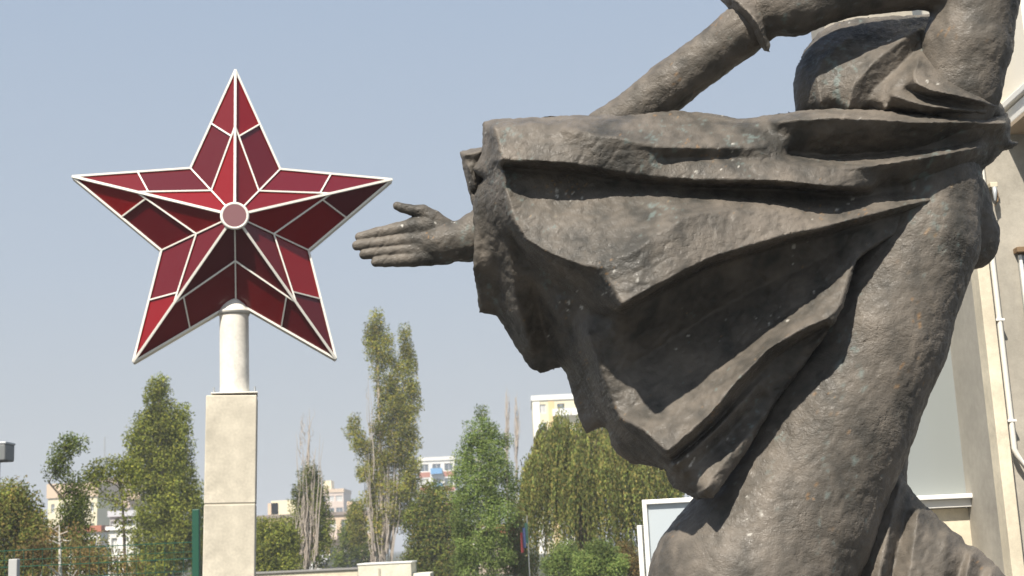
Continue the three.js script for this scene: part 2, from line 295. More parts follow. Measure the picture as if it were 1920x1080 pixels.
// round-cone chains joined by a smooth minimum, meshed by surface nets
function sculpt(bones, cell, k, amp = 1, extra) {
  const B = [], lo = V(1e9, 1e9, 1e9), hi = V(-1e9, -1e9, -1e9);
  for (const ch of bones) for (let i = 0; i < ch.length - 1; i++) {
    const a = ch[i], b = ch[i + 1], A = sp(a[0], a[1], a[3]), Bq = sp(b[0], b[1], b[3]), ra = a[2] / ppm, rb = b[2] / ppm; B.push([A, Bq, ra, rb]);
    for (const [p, r] of [[A, ra], [Bq, rb]]) { lo.min(p.clone().subScalar(r + .06)); hi.max(p.clone().addScalar(r + .06)); }
  }
  const nx = Math.ceil((hi.x - lo.x) / cell) + 1, ny = Math.ceil((hi.y - lo.y) / cell) + 1, nz = Math.ceil((hi.z - lo.z) / cell) + 1;
  const f = new Float32Array(nx * ny * nz).fill(1), far = k * 1.5 + cell * 3;
  const acc = new Float64Array(nx * ny * nz);
  // exponential smooth minimum, each bone only where it matters
  for (const [A, Bq, ra, rb] of B) {
    const rm = Math.max(ra, rb) + far, x0 = Math.max(0, Math.floor((Math.min(A.x, Bq.x) - rm - lo.x) / cell)), x1 = Math.min(nx - 1, Math.ceil((Math.max(A.x, Bq.x) + rm - lo.x) / cell)),
      y0 = Math.max(0, Math.floor((Math.min(A.y, Bq.y) - rm - lo.y) / cell)), y1 = Math.min(ny - 1, Math.ceil((Math.max(A.y, Bq.y) + rm - lo.y) / cell)),
      z0 = Math.max(0, Math.floor((Math.min(A.z, Bq.z) - rm - lo.z) / cell)), z1 = Math.min(nz - 1, Math.ceil((Math.max(A.z, Bq.z) + rm - lo.z) / cell));
    const dx = Bq.x - A.x, dy = Bq.y - A.y, dz = Bq.z - A.z, L = dx * dx + dy * dy + dz * dz + 1e-9;
    for (let z = z0; z <= z1; z++) for (let y = y0; y <= y1; y++) for (let x = x0; x <= x1; x++) {
      const px = lo.x + x * cell - A.x, py = lo.y + y * cell - A.y, pz = lo.z + z * cell - A.z, t = clamp((px * dx + py * dy + pz * dz) / L, 0, 1);
      const d = Math.hypot(px - t * dx, py - t * dy, pz - t * dz) - lerp(ra, rb, t);
      acc[(z * ny + y) * nx + x] += Math.exp(-clamp(d / k * 4, -60, 60));
    }
  }
  for (let i = 0; i < f.length; i++) f[i] = acc[i] > 0 ? -k / 4 * Math.log(acc[i]) : 1;
  const vid = new Int32Array(nx * ny * nz).fill(-1), pos = [], idx = [], I = (x, y, z) => (z * ny + y) * nx + x;
  const E = [[0, 1], [2, 3], [4, 5], [6, 7], [0, 2], [1, 3], [4, 6], [5, 7], [0, 4], [1, 5], [2, 6], [3, 7]];
  for (let z = 0; z < nz - 1; z++) for (let y = 0; y < ny - 1; y++) for (let x = 0; x < nx - 1; x++) {
    const c = []; let s = 0; for (let j = 0; j < 8; j++) { c[j] = f[I(x + (j & 1), y + (j >> 1 & 1), z + (j >> 2))]; if (c[j] < 0) s++; }
    if (!s || s === 8) continue;
    let ax = 0, ay = 0, az = 0, m = 0;
    for (const [a, b] of E) if (c[a] < 0 !== c[b] < 0) { const t = c[a] / (c[a] - c[b]); ax += lerp(a & 1, b & 1, t); ay += lerp(a >> 1 & 1, b >> 1 & 1, t); az += lerp(a >> 2, b >> 2, t); m++; }
    vid[I(x, y, z)] = pos.length / 3; pos.push(lo.x + (x + ax / m) * cell, lo.y + (y + ay / m) * cell, lo.z + (z + az / m) * cell);
  }
  const quad = (a, b, c, d, flip) => { if (a < 0 || b < 0 || c < 0 || d < 0) return; flip ? idx.push(a, c, b, a, d, c) : idx.push(a, b, c, a, c, d); };
  for (let z = 1; z < nz - 1; z++) for (let y = 1; y < ny - 1; y++) for (let x = 1; x < nx - 1; x++) {
    const v = f[I(x, y, z)] < 0;
    if (v !== f[I(x + 1, y, z)] < 0) quad(vid[I(x, y - 1, z - 1)], vid[I(x, y, z - 1)], vid[I(x, y, z)], vid[I(x, y - 1, z)], !v);
    if (v !== f[I(x, y + 1, z)] < 0) quad(vid[I(x - 1, y, z - 1)], vid[I(x - 1, y, z)], vid[I(x, y, z)], vid[I(x, y, z - 1)], !v);
    if (v !== f[I(x, y, z + 1)] < 0) quad(vid[I(x - 1, y - 1, z)], vid[I(x, y - 1, z)], vid[I(x, y, z)], vid[I(x - 1, y, z)], !v);
  }
  return finishBronze(pos, idx, amp);
}
// folded cloth: fold lines with their depth are joined by a stretched skin, rounded off and given a body behind
function drape(outline, folds, { step = 3, soft = 2, body = .2, rim = 9, amp = 1, rimDrop = .025 } = {}) {
  const xs = outline.map((p) => p[0]), ys = outline.map((p) => p[1]), x0 = Math.min(...xs) - step * 3, y0 = Math.min(...ys) - step * 3;
  const nx = Math.ceil((Math.max(...xs) - x0) / step) + 4, ny = Math.ceil((Math.max(...ys) - y0) / step) + 4, n = nx * ny;
  // smooth the outline with a Catmull-Rom pass
  const poly = outline.map((p) => [p[0], p[1], p[2] / 100]);
  const inside = (x, y) => { let r = false; for (let i = 0, j = poly.length - 1; i < poly.length; j = i++) { const a = poly[i], b = poly[j]; if (a[1] > y !== b[1] > y && x < (b[0] - a[0]) * (y - a[1]) / (b[1] - a[1]) + a[0]) r = !r; } return r; };
  const near = (x, y) => { let bd = 1e9, bx, by; for (let i = 0, j = poly.length - 1; i < poly.length; j = i++) { const a = poly[j], b = poly[i], dx = b[0] - a[0], dy = b[1] - a[1], t = clamp(((x - a[0]) * dx + (y - a[1]) * dy) / (dx * dx + dy * dy + 1e-9), 0, 1), qx = a[0] + t * dx, qy = a[1] + t * dy, d = (x - qx) ** 2 + (y - qy) ** 2; if (d < bd) { bd = d; bx = qx; by = qy; } } return [Math.sqrt(bd), bx, by]; };
  const inn = new Uint8Array(n), dist = new Float32Array(n), sx = new Float32Array(n), sy = new Float32Array(n);
  for (let j = 0; j < ny; j++) for (let i = 0; i < nx; i++) { const x = x0 + i * step, y = y0 + j * step, k = j * nx + i, [d, bx, by] = near(x, y); inn[k] = inside(x, y) ? 1 : 0; dist[k] = d; sx[k] = bx; sy[k] = by; }
  const sum = new Float32Array(n), cnt = new Float32Array(n);
  const line = (pts, closed) => { for (let i = 0; i < pts.length - (closed ? 0 : 1); i++) { const a = pts[i], b = pts[(i + 1) % pts.length], L = Math.max(1, Math.hypot(b[0] - a[0], b[1] - a[1])); for (let s = 0; s <= L; s++) { const t = s / L, x = Math.round((lerp(a[0], b[0], t) - x0) / step), y = Math.round((lerp(a[1], b[1], t) - y0) / step); if (x < 0 || y < 0 || x >= nx || y >= ny) continue; const k = y * nx + x; sum[k] += lerp(a[2], b[2], t); cnt[k]++; } } };
  line(poly, true); const rimCnt = cnt.slice();
  const samples = poly.slice();
  for (const f of folds) { const pts = f.map((p) => [p[0], p[1], p[2] / 100]); samples.push(...pts); if (pts.length > 1) line(pts); else { const k = Math.round((pts[0][1] - y0) / step) * nx + Math.round((pts[0][0] - x0) / step); sum[k] += pts[0][2]; cnt[k]++; } }
  const z = new Float32Array(n);
  for (let k = 0; k < n; k++) { if (cnt[k]) { z[k] = sum[k] / cnt[k]; continue; } const x = x0 + k % nx * step, y = y0 + (k / nx | 0) * step; let w = 0, s = 0; for (const p of samples) { const q = 1 / (((p[0] - x) ** 2 + (p[1] - y) ** 2 + 20) ** 1.5); w += q; s += q * p[2]; } z[k] = s / w; }
  const act = []; for (let j = 1; j < ny - 1; j++) for (let i = 1; i < nx - 1; i++) { const k = j * nx + i; if (!cnt[k] && (inn[k] || dist[k] < step * 2)) act.push(k); }
  for (let it = 0; it < 260; it++) for (const k of act) z[k] += 1.85 * ((z[k - 1] + z[k + 1] + z[k - nx] + z[k + nx]) / 4 - z[k]);
  const blur = (src, times) => { let a = src.slice(); for (let t = 0; t < times; t++) { const b = a.slice(); for (let j = 1; j < ny - 1; j++) for (let i = 1; i < nx - 1; i++) { const k = j * nx + i; if (!inn[k] && dist[k] > step * 2) continue; let s = a[k] * 2, w = 2; for (const o of [-1, 1, -nx, nx]) if (inn[k + o] || dist[k + o] < step * 2) { s += a[k + o]; w++; } b[k] = s / w; } a = b; } return a; };
  const zf = blur(z, soft), zb = blur(z, 60);
  const used = (k) => inn[k] || (inn[k - 1] || inn[k + 1] || inn[k - nx] || inn[k + nx] || inn[k - nx - 1] || inn[k - nx + 1] || inn[k + nx - 1] || inn[k + nx + 1]);
  const vf = new Int32Array(n).fill(-1), vb = new Int32Array(n).fill(-1), pos = [], idx = [];
  for (let j = 1; j < ny - 1; j++) for (let i = 1; i < nx - 1; i++) {
    const k = j * nx + i; if (!used(k)) continue;
    const edge = !inn[k], x = edge ? sx[k] : x0 + i * step, y = edge ? sy[k] : y0 + j * step, d = edge ? 0 : dist[k];
    const e = 1 - Math.min(d / rim, 1), drop = rimDrop * (1 - Math.sqrt(1 - e * e)), pr = Math.sqrt(1 - (1 - Math.min(d / 70, 1)) ** 2);
    let a = zf[k] - drop, b = edge ? a : Math.min(zf[k] - .02 - drop * .0, zb[k] - .03) - body * pr - drop * .2; if (!edge) b = Math.min(b, a - .004);
    let p = sp(x, y, a); vf[k] = pos.length / 3; pos.push(p.x, p.y, p.z);
    if (edge) vb[k] = vf[k]; else { p = sp(x, y, b); vb[k] = pos.length / 3; pos.push(p.x, p.y, p.z); }
  }
  const tri = (a, b, c) => { if (a !== b && b !== c && a !== c) idx.push(a, b, c); };
  for (let j = 1; j < ny - 2; j++) for (let i = 1; i < nx - 2; i++) {
    const a = j * nx + i, b = a + 1, c = a + nx, d = c + 1; if (!(inn[a] || inn[b] || inn[c] || inn[d])) continue; if (vf[a] < 0 || vf[b] < 0 || vf[c] < 0 || vf[d] < 0) continue;
    tri(vf[a], vf[c], vf[b]); tri(vf[b], vf[c], vf[d]); tri(vb[a], vb[b], vb[c]); tri(vb[b], vb[d], vb[c]);
  }
  return finishBronze(pos, idx, amp);
}

const stat = thing('bronze_statue', (() => { const p = sp(1560, 1080, -.15); p.y = 0; return p; })(), 'weathered bronze statue of a striding figure with billowing cloak and outstretched hand', 'statue');
{
  // body: hip, far buttock, leading thigh down to the foot, arms
  const cm = .01;
  const bones = [
    [[1735, 250, 95, -.14], [1738, 350, 103, -.15], [1722, 450, 114, -.15], [1640, 640, 134, -.17], [1562, 800, 146, -.18], [1474, 972, 164, -.19], [1398, 1110, 184, -.18], [1320, 1270, 140, -.12], [1330, 1380, 95, -.12], [1390, 1560, 62, -.14], [1370, 1640, 52, -.12]],
    [[1790, 380, 70, -.24], [1822, 440, 52, -.27], [1820, 458, 52, -.27]],
    [[1370, 1640, 46, -.12], [1250, 1665, 34, -.08]],
    [[1660, 560, 80, -.3], [1600, 900, 100, -.42], [1640, 1250, 80, -.5], [1760, 1640, 50, -.6]],
    [[1738, 350, 95, -.15], [1700, 230, 85, -.16], [1680, 120, 60, -.2]],
    // raised upper arm, bent arm along the top
    [[1786, 215, 72, -.02], [1798, 170, 77, 0], [1812, 90, 84, .02], [1832, 0, 78, .04], [1842, -60, 74, .04]],
    [[1842, -60, 70, .04], [1760, -42, 62, .06], [1640, -28, 53, .08], [1560, -14, 54, .09], [1490, 10, 58, .08], [1448, 12, 52, .05]],
    // forearm that passes behind the cloak to the outstretched hand
    [[1448, 16, 48, .03], [1390, 60, 49, 0], [1260, 158, 48.5, -.1], [1138, 250, 48, -.18], [960, 392, 46, -.28], [878, 449, 43, -.31], [846, 455, 40, -.31]],
  ];
  const hand = [
    [[790, 428, 20, -.31], [786, 452, 20, -.312], [790, 480, 18, -.31]], [[772, 432, 13.5, -.31], [768, 455, 13.5, -.31], [778, 484, 13, -.31]],
    [[905, 440, 46.64, -0.31], [874, 449, 43.46, -0.31], [844, 455, 39.22, -0.31], [820, 458, 36.04, -0.31]],
    [[842, 435, 22.26, -0.31], [806, 425, 24.49, -0.31], [775, 426, 20.18, -0.31], [748, 430.5, 15.43, -0.31], [712, 437, 12.82, -0.305], [676, 445, 10.68, -0.3]],
    [[840, 455, 24.49, -0.31], [800, 450, 23.37, -0.31], [765, 451, 16.62, -0.31], [730, 455, 13.29, -0.305], [700, 457.5, 12.34, -0.3], [670, 461, 10.68, -0.29]],
    [[840, 470, 22.26, -0.31], [800, 466, 21.15, -0.31], [768, 469.5, 15.43, -0.31], [735, 472, 12.59, -0.305], [706, 474.5, 11.87, -0.3], [683, 477.5, 10.45, -0.29]],
    [[838, 478, 20.03, -0.31], [805, 480, 20.03, -0.31], [775, 486, 15.43, -0.31], [745, 489, 12.11, -0.3], [722, 490, 11.4, -0.295], [705, 491.5, 10.21, -0.29]],
    [[838, 430, 21.2, -0.305], [812, 410, 18.02, -0.3], [793, 397, 14.84, -0.297], [770, 393.5, 11.24, -0.293], [752, 389, 9.54, -0.29], [744, 386, 8.48, -0.288]],
  ];
  const body = sculpt(bones, .0115, .035, .95), hnd = sculpt(hand, .0034, .009, .45);
  part('body', merge([body, hnd]), M.bronze, stat);
  // rolled sleeve at the elbow
  part('sleeve_cuff', drape([[1340, -30, -2], [1348, 0, 0], [1368, 18, 4], [1392, 36, 8], [1412, 62, 10], [1424, 88, 8], [1434, 97, 4], [1444, 98, 2], [1444, 84, 2], [1440, 62, 4], [1440, 30, 8], [1440, -40, 8]],
    [[[1358, -20, 10], [1388, 8, 16], [1416, 36, 19], [1432, 68, 17], [1438, 90, 12]], [[1400, -30, 10], [1428, 20, 12], [1437, 55, 11]]], { step: 2, soft: 3, body: .1, rim: 10, rimDrop: .03 }), M.bronze, stat);
  // cloak
  const outline = [[903, 234, 2], [907, 228, 4], [922, 225, 6], [980, 221, 8], [1080, 216, 8], [1150, 215, 6], [1205, 214, 4], [1230, 209, 2], [1270, 206, 0], [1330, 211, 0], [1380, 221, 0], [1400, 222, 0], [1440, 216, 2], [1500, 207, 4], [1560, 204, 6], [1640, 205, 7], [1700, 210, 7], [1760, 212, 6], [1830, 212, 2], [1888, 212, -6],
    [1896, 226, -7], [1896, 250, -8], [1898, 263, -8], [1910, 264, -9], [1911, 270, -9], [1897, 280, -9], [1880, 284, -9], [1862, 304, -9], [1842, 319, -8], [1838, 340, -10], [1805, 362, -4], [1775, 388, -2], [1715, 424, 3], [1660, 452, 6], [1618, 478, 9], [1606, 490, 11], [1596, 524, 14], [1582, 572, 18], [1566, 604, 20], [1553, 622, 14],
    [1520, 668, 6], [1484, 716, 4], [1452, 762, 4], [1424, 806, 6], [1404, 842, 8], [1372, 884, 12], [1352, 914, 16], [1337, 935, 18], [1322, 934, 14], [1306, 938, 8], [1288, 926, -2], [1262, 916, -9], [1252, 898, -14], [1247, 882, -18], [1226, 875, -23], [1204, 872, -27], [1182, 868, -30], [1160, 852, -32], [1145, 834, -33], [1140, 808, -33], [1132, 800, -34], [1116, 806, -40], [1100, 812, -42], [1091, 800, -42], [1078, 760, -42], [1066, 712, -42], [1054, 689, -45], [1034, 694, -47], [1014, 701, -48], [996, 692, -48], [984, 678, -48], [960, 638, -46], [944, 610, -45], [930, 591, -44], [898, 587, -40], [893, 540, -32], [886, 502, -19], [888, 470, -17], [888, 430, -16], [886, 390, -15], [889, 364, -13], [897, 345, -10], [905, 336, -6], [888, 322, -6], [884, 316, -6], [894, 306, -5], [903, 290, -3], [906, 270, 0]];
  const folds = [
    // upper band: end edge, top and bottom ridges, groove
    [[926, 237, 22], [934, 268, 25], [938, 298, 27]],
    [[926, 237, 22], [1000, 232, 21], [1080, 228, 19], [1160, 228, 16], [1240, 232, 14], [1330, 236, 12], [1420, 238, 11]],
    [[938, 301, 28], [1000, 303, 29], [1070, 308, 29], [1130, 319, 26], [1200, 330, 25], [1280, 337, 25.5], [1360, 340, 26.5], [1450, 340, 28], [1520, 347, 28], [1565, 352, 26], [1600, 351, 21], [1640, 346, 13]],
    [[1062, 243, 27], [1160, 257, 28.5], [1235, 275, 28], [1300, 277, 25], [1440, 274, 20]],
    [[1240, 298, 22], [1300, 298, 20], [1400, 298, 19.5], [1465, 299, 19]],
    [[1270, 305, 23], [1330, 305, 23], [1420, 306, 22], [1520, 311, 22.5], [1600, 312, 21]],
    [[948, 314, 15], [1000, 317, 14], [1070, 323, 13], [1130, 334, 14], [1200, 345, 15], [1280, 350, 14], [1360, 353, 12], [1450, 353, 11], [1520, 361, 9], [1565, 366, 8], [1610, 368, 6], [1670, 362, 3], [1750, 350, 0]],
    // big roll at the right
    [[1448, 228, 13], [1500, 222, 19], [1560, 219, 22], [1640, 222, 22], [1700, 227, 21], [1780, 229, 19], [1885, 230, 8]],
    [[1440, 248, 11], [1500, 250, 14], [1560, 252, 15.5], [1640, 252, 15], [1720, 250, 12.5], [1800, 246, 9], [1880, 242, 1]],
    [[1480, 288, 6], [1560, 294, 2], [1640, 288, 1], [1740, 279, 3], [1830, 258, -1]],
    // the ledge climbing to the right and its dark underside
    [[1600, 312, 21], [1660, 306, 19.5], [1740, 293, 17], [1800, 282, 13], [1835, 276, 7]],
    [[1640, 352, 5], [1700, 346, 2], [1770, 338, 2], [1830, 322, -3]],
    // lit panel: top line, ridge, lower edge and the hollow under it
    [[950, 350, 17], [1050, 351, 15.5], [1200, 353, 16.5], [1330, 362, 15.5], [1450, 370, 13.5], [1560, 374, 12]],
    [[945, 318, 22], [948, 352, 21], [962, 408, 24], [984, 450, 27], [1038, 480, 32], [1090, 498, 35], [1128, 504, 37], [1166, 572, 43]],
    [[1128, 504, 38.5], [1200, 464, 39.5], [1262, 420, 37], [1310, 397, 32.5], [1400, 391, 28], [1500, 402, 24.5]],
    [[1166, 572, 43], [1200, 553, 42.5], [1260, 521, 41], [1330, 486, 37.5], [1400, 464, 34], [1480, 441, 30], [1540, 429, 27], [1600, 412, 22], [1650, 399, 17], [1700, 385, 12], [1750, 374, 7]],
    [[1172, 588, 20], [1204, 568, 17], [1264, 536, 15], [1334, 500, 12], [1404, 478, 9], [1484, 455, 7], [1544, 442, 6], [1604, 424, 6], [1654, 410, 5], [1704, 396, 4], [1754, 385, 1]],
    // hollow floor and flap
    [[1178, 690, 2], [1240, 650, -1], [1330, 590, -2], [1420, 540, 0], [1500, 505, 2], [1570, 470, 5]],
    [[1160, 782, 8], [1230, 735, 7], [1330, 680, 8], [1400, 640, 8], [1470, 588, 9], [1540, 535, 10], [1590, 492, 10.5]],
    [[1164, 786, 10], [1204, 804, 20], [1250, 850, 27], [1290, 815, 27], [1332, 778, 27], [1380, 718, 25], [1440, 656, 24], [1500, 620, 23], [1550, 598, 22], [1574, 574, 19], [1590, 520, 14]],
    [[1258, 866, 14], [1300, 832, 11], [1344, 792, 9], [1392, 732, 8], [1452, 672, 6], [1508, 636, 6], [1552, 613, 12]],
    // second fold beside the leg
    [[1262, 874, 20], [1300, 842, 18], [1350, 796, 16], [1400, 745, 11], [1440, 702, 7]],
    [[1282, 888, 16], [1330, 850, 11], [1380, 800, 6], [1430, 745, 4]],
    [[1318, 922, 22], [1350, 880, 17], [1395, 826, 11], [1430, 780, 6]],
    // dark underside at the left: hollow opening and hanging corners
    [[958, 440, 2], [975, 470, -4], [1015, 520, -5], [1065, 550, -2], [1110, 590, 2], [1140, 600, 8]],
    [[925, 390, 3], [930, 440, -5], [934, 500, -18], [938, 560, -32]],
    [[908, 400, -9], [906, 470, -18]],
    [[1104, 628, 9], [1114, 650, 8], [1130, 700, 6], [1150, 760, 6], [1164, 786, 8]],
    [[1072, 640, -16], [1092, 700, -24], [1118, 760, -24], [1150, 815, -20]],
    [[952, 450, 0], [962, 520, -10], [972, 580, -20], [996, 650, -33]],
    [[1000, 535, -14], [1016, 600, -30], [1034, 665, -42]],
    [[1048, 560, -3], [1060, 610, -12], [1068, 660, -26]],
    [[1180, 815, 2], [1215, 846, 3], [1258, 890, 3], [1300, 922, 9]],
    [[1084, 730, -38], [1098, 780, -40]],
  ];
  part('cloak', drape(outline, folds, { step: 3, soft: 2, body: .16, rim: 9, amp: 1 }), M.bronze, stat);
  // turned-back lapel behind the left end
  part('cloak_lapel', drape([[862, 285, -14], [870, 281, -14], [905, 276, -12], [925, 300, -12], [950, 360, -14], [945, 420, -16], [905, 440, -18], [893, 400, -18], [882, 374, -17], [872, 332, -16]],
    [[[872, 290, -9], [905, 284, -8]], [[876, 310, -9], [888, 340, -10], [898, 368, -13]], [[890, 360, -20], [930, 345, -16]], [[896, 366, -11], [935, 348, -9]], [[905, 395, -10], [935, 372, -8]]], { step: 2, soft: 2, body: .05, rim: 6, amp: .8 }), M.bronze, stat);
  // rounded, folded shoulder behind the raised arm
  part('shoulder_drape', drape([[1492, 225, -11], [1489, 190, -11], [1487, 158, -11], [1493, 126, -12], [1508, 94, -13], [1534, 62, -14], [1566, 43, -15], [1610, 33, -15], [1680, 29, -15], [1745, 27, -15], [1790, 60, -9], [1850, 140, -5], [1868, 180, -3], [1884, 205, -3], [1886, 226, -3]],
    [[[1540, 195, 5], [1530, 150, 3], [1545, 110, 0], [1585, 75, -3], [1660, 52, -5], [1730, 48, -7]],
      [[1590, 205, 8], [1600, 160, 9], [1640, 115, 9], [1690, 75, 6], [1725, 55, 2]],
      [[1610, 205, 4], [1640, 165, 5], [1680, 130, 4], [1722, 88, 0]],
      [[1660, 205, 11], [1672, 170, 11], [1690, 145, 11], [1718, 110, 7]],
      [[1722, 112, 11], [1712, 140, 16], [1718, 156, 19], [1745, 170, 21], [1790, 178, 22], [1835, 188, 18], [1872, 198, 8]],
      [[1700, 168, 10], [1740, 184, 11], [1790, 194, 13], [1840, 202, 10]],
      [[1670, 178, 16], [1720, 194, 18], [1780, 205, 19], [1850, 212, 11]],
      [[1650, 190, 9], [1700, 206, 10], [1750, 216, 13]]], { step: 2.5, soft: 2, body: .12, rim: 14, amp: .7, rimDrop: .05 }), M.bronze, stat);
  // cloth falling behind the leading leg
  part('trailing_cloth', drape([[1560, 860, -30], [1650, 850, -26], [1690, 886, -24], [1722, 936, -24], [1762, 972, -24], [1803, 1006, -24], [1812, 1020, -24], [1834, 1028, -25], [1862, 1052, -25], [1890, 1086, -25], [1960, 1220, -26], [2050, 1660, -40], [1560, 1660, -40], [1480, 1200, -35]],
    [[[1690, 905, -14], [1670, 990, -8], [1648, 1090, -2], [1600, 1600, 0]], [[1700, 925, -20], [1688, 1000, -17], [1668, 1080, -14], [1640, 1600, -14]],
      [[1722, 960, -12], [1712, 1030, -8], [1700, 1100, -4], [1700, 1600, -8]], [[1776, 1000, -13], [1772, 1060, -9], [1770, 1100, -7], [1780, 1600, -10]],
      [[1813, 1030, -17], [1802, 1060, -15], [1792, 1090, -14], [1800, 1600, -18]], [[1822, 1036, -14], [1815, 1070, -10], [1808, 1110, -8]], [[1838, 1050, -18], [1836, 1100, -15]], [[1858, 1070, -14], [1866, 1110, -10], [1900, 1600, -20]]], { step: 4, soft: 2, body: .12, rim: 12, amp: 1.1, rimDrop: .03 }), M.bronze, stat);
  const py = sp(1370, 1690, -.12).y, pc = sp(1580, 1690, -.35);
  part('plinth', box(2.4, Math.max(.1, py), 1.3, pc.x, Math.max(.1, py) / 2, pc.z, .02), M.concrete, stat);
}

// ---------- trees ----------
function leaves(clumps, d, n, size, cols, { droop = 0, flat = 1, shell = .6 } = {}) {
  const pos = [], nor = [], col = [], idx = [], tot = clumps.reduce((s, c) => s + c[2] * c[3], 0);
  for (const [cx, cy, rx, ry, dz = 0, dens = 1] of clumps) {
    const c = at(cx, cy, d - dz), m = Math.round(3.9 * n * rx * ry / tot * dens), sx = rx * d / F, sy = ry * d / F, sz = Math.min(sx, sy) * 1.05, tone = rr(.72, 1.25);
    const clusters = Math.max(4, Math.round(m / 80)); let q = V0(), tc = 1;
    for (let i = 0; i < m; i++) {
      if (i % 80 === 0 || clusters < 2) { do q.set(rr(-1, 1), rr(-1, 1), rr(-1, 1)); while (q.lengthSq() > 1); q.multiplyScalar(lerp(1, Math.pow(Math.max(q.length(), .05), -.45), shell)); tc = rr(.58, 1.32); }
      const sp2 = size * 5.4, p = V(c.x + q.x * sx + rr(-sp2, sp2), c.y + q.y * sy + rr(-sp2, sp2) * 1.2, c.z + q.z * sz + rr(-sp2, sp2));
      const nn = V(rr(-1, 1), rr(-.4, 1.2), rr(-1, 1)).add(V(q.x, q.y * .5, q.z).multiplyScalar(.6)).normalize();
      const t = V(rr(-1, 1), rr(-1, 1) - droop, rr(-1, 1)).cross(nn).cross(nn).normalize(), b = V().crossVectors(nn, t), s = size * rr(.6, 1.3), l = s * flat, k = pos.length / 3;
      for (const [u, v] of [[-1, 0], [0, -.55], [1, 0], [0, .55]]) { pos.push(p.x + t.x * u * l + b.x * v * s, p.y + t.y * u * l + b.y * v * s, p.z + t.z * u * l + b.z * v * s); nor.push(nn.x, nn.y, nn.z); }
      const cc = cols[rnd() * cols.length | 0], w = tone * tc * rr(.9, 1.1); for (let j = 0; j < 4; j++) col.push(cc[0] * w, cc[1] * w, cc[2] * w);
      idx.push(k, k + 1, k + 2, k, k + 2, k + 3);
    }
  }
  const g = new THREE.BufferGeometry(); g.setAttribute('position', new THREE.Float32BufferAttribute(pos, 3)); g.setAttribute('normal', new THREE.Float32BufferAttribute(nor, 3)); g.setAttribute('color', new THREE.Float32BufferAttribute(col, 3)); g.setIndex(idx); return g;
}
function wobbly(a, b, n, w) { const r = []; for (let i = 0; i <= n; i++) { const p = a.clone().lerp(b, i / n); if (i && i < n) p.add(V(rr(-w, w), rr(-w, w) * .4, rr(-w, w))); r.push(p); } return r; }
function tree(name, label, category, d, trunk, clumps, n, size, cols, { bark = M.bark, r = .18, opts = {}, group, limbs = true, dead = [] } = {}) {
  const foot = groundPx(trunk[0][0], d), t = thing(name, foot, label, category, group);
  const tp = [foot, ...trunk.map(([x, y, dz = 0]) => at(x, y, d - dz))], geos = [limb(tp, tp.map((_, i) => lerp(r, r * .18, i / (tp.length - 1))), 8)];
  if (limbs) for (const c of clumps) {
    const e = at(c[0], c[1], d - (c[4] || 0)); let best = tp[0], bs = 1e9; for (let i = 0; i < tp.length - 1; i++) for (let s = 0; s <= 1; s += .25) { const p = tp[i].clone().lerp(tp[i + 1], s); const q = Math.abs(p.y - (e.y - p.distanceTo(e) * .6)) + .3 * p.distanceTo(e); if (q < bs) { bs = q; best = p; } }
    geos.push(limb(wobbly(best, e, 3, .12), [r * .35, r * .28, r * .2, r * .08], 5));
  }
  part('trunk', merge(geos), bark, t);
  if (dead.length) part('bare_branches', merge(dead.map(([x0, y0, x1, y1, w]) => { const q = rr(-.6, .6), a = at(x0, y0, d + q), b = at(x1, y1, d + q); return limb(wobbly(a, b, 5, .09), [w, w * .9, w * .75, w * .6, w * .4, w * .12], 5); })), M.deadBark, t);
  if (clumps.length) part('crown', leaves(clumps, d, n, size * .47, cols, opts), M.leaf, t);
  return t;
}
const G = {
  poplar: [[.085, .105, .025], [.10, .125, .03], [.06, .08, .02], [.13, .14, .035]], dark: [[.05, .075, .02], [.065, .09, .022], [.085, .105, .028], [.04, .06, .016]],
  birch: [[.082, .125, .048], [.10, .145, .055], [.06, .098, .036], [.11, .14, .058]], olive: [[.12, .125, .035], [.14, .14, .04], [.09, .10, .03], [.16, .135, .04]],
  dry: [[.12, .085, .045], [.13, .105, .06], [.09, .08, .04], [.075, .085, .035]], bush: [[.08, .105, .03], [.11, .12, .035], [.06, .08, .022], [.12, .10, .04]],
};
// left: bushes and slender trees behind the fence
tree('bushy_tree', 'green bushy tree at the left edge behind the mesh fence', 'tree', 30, [[30, 1080], [35, 1000], [40, 940]], [[10, 960, 40, 36], [44, 970, 34, 36], [30, 1010, 55, 45], [70, 1020, 40, 45], [20, 1060, 60, 40], [38, 930, 14, 22], [5, 930, 18, 20]], 7000, .075, G.bush, { r: .12 });
tree('slender_tree', 'slender leaning tree with sparse leaf tufts left of the columnar poplar', 'tree', 28, [[120, 1080], [128, 1020], [135, 960], [118, 935], [92, 905], [108, 868], [125, 838]], [[126, 826, 9, 6], [118, 838, 12, 6], [136, 840, 12, 6], [153, 832, 9, 5], [110, 850, 10, 6], [124, 856, 8, 5], [102, 866, 9, 7], [114, 876, 12, 7], [98, 884, 8, 6], [122, 888, 8, 5], [136, 905, 10, 8], [148, 915, 10, 8], [128, 925, 10, 8], [144, 938, 16, 10], [158, 950, 10, 8], [134, 962, 18, 12], [150, 980, 18, 12], [130, 995, 20, 12], [155, 1008, 16, 12], [140, 1030, 26, 16]], 2600, .06, G.dark, { r: .05, bark: M.darkBark });
tree('overhanging_tree', 'olive green tree with an overhanging flat crown beside the columnar poplar', 'tree', 33, [[235, 1080], [232, 980], [228, 920], [215, 885]], [[185, 888, 22, 14], [215, 878, 26, 12], [240, 885, 18, 16], [170, 905, 14, 10], [205, 892, 24, 8], [245, 905, 14, 14], [190, 930, 12, 10, 0, .6], [225, 940, 16, 12, 0, .6], [238, 985, 16, 14, 0, .5]], 1300, .075, G.poplar, { r: .055, bark: M.darkBark });
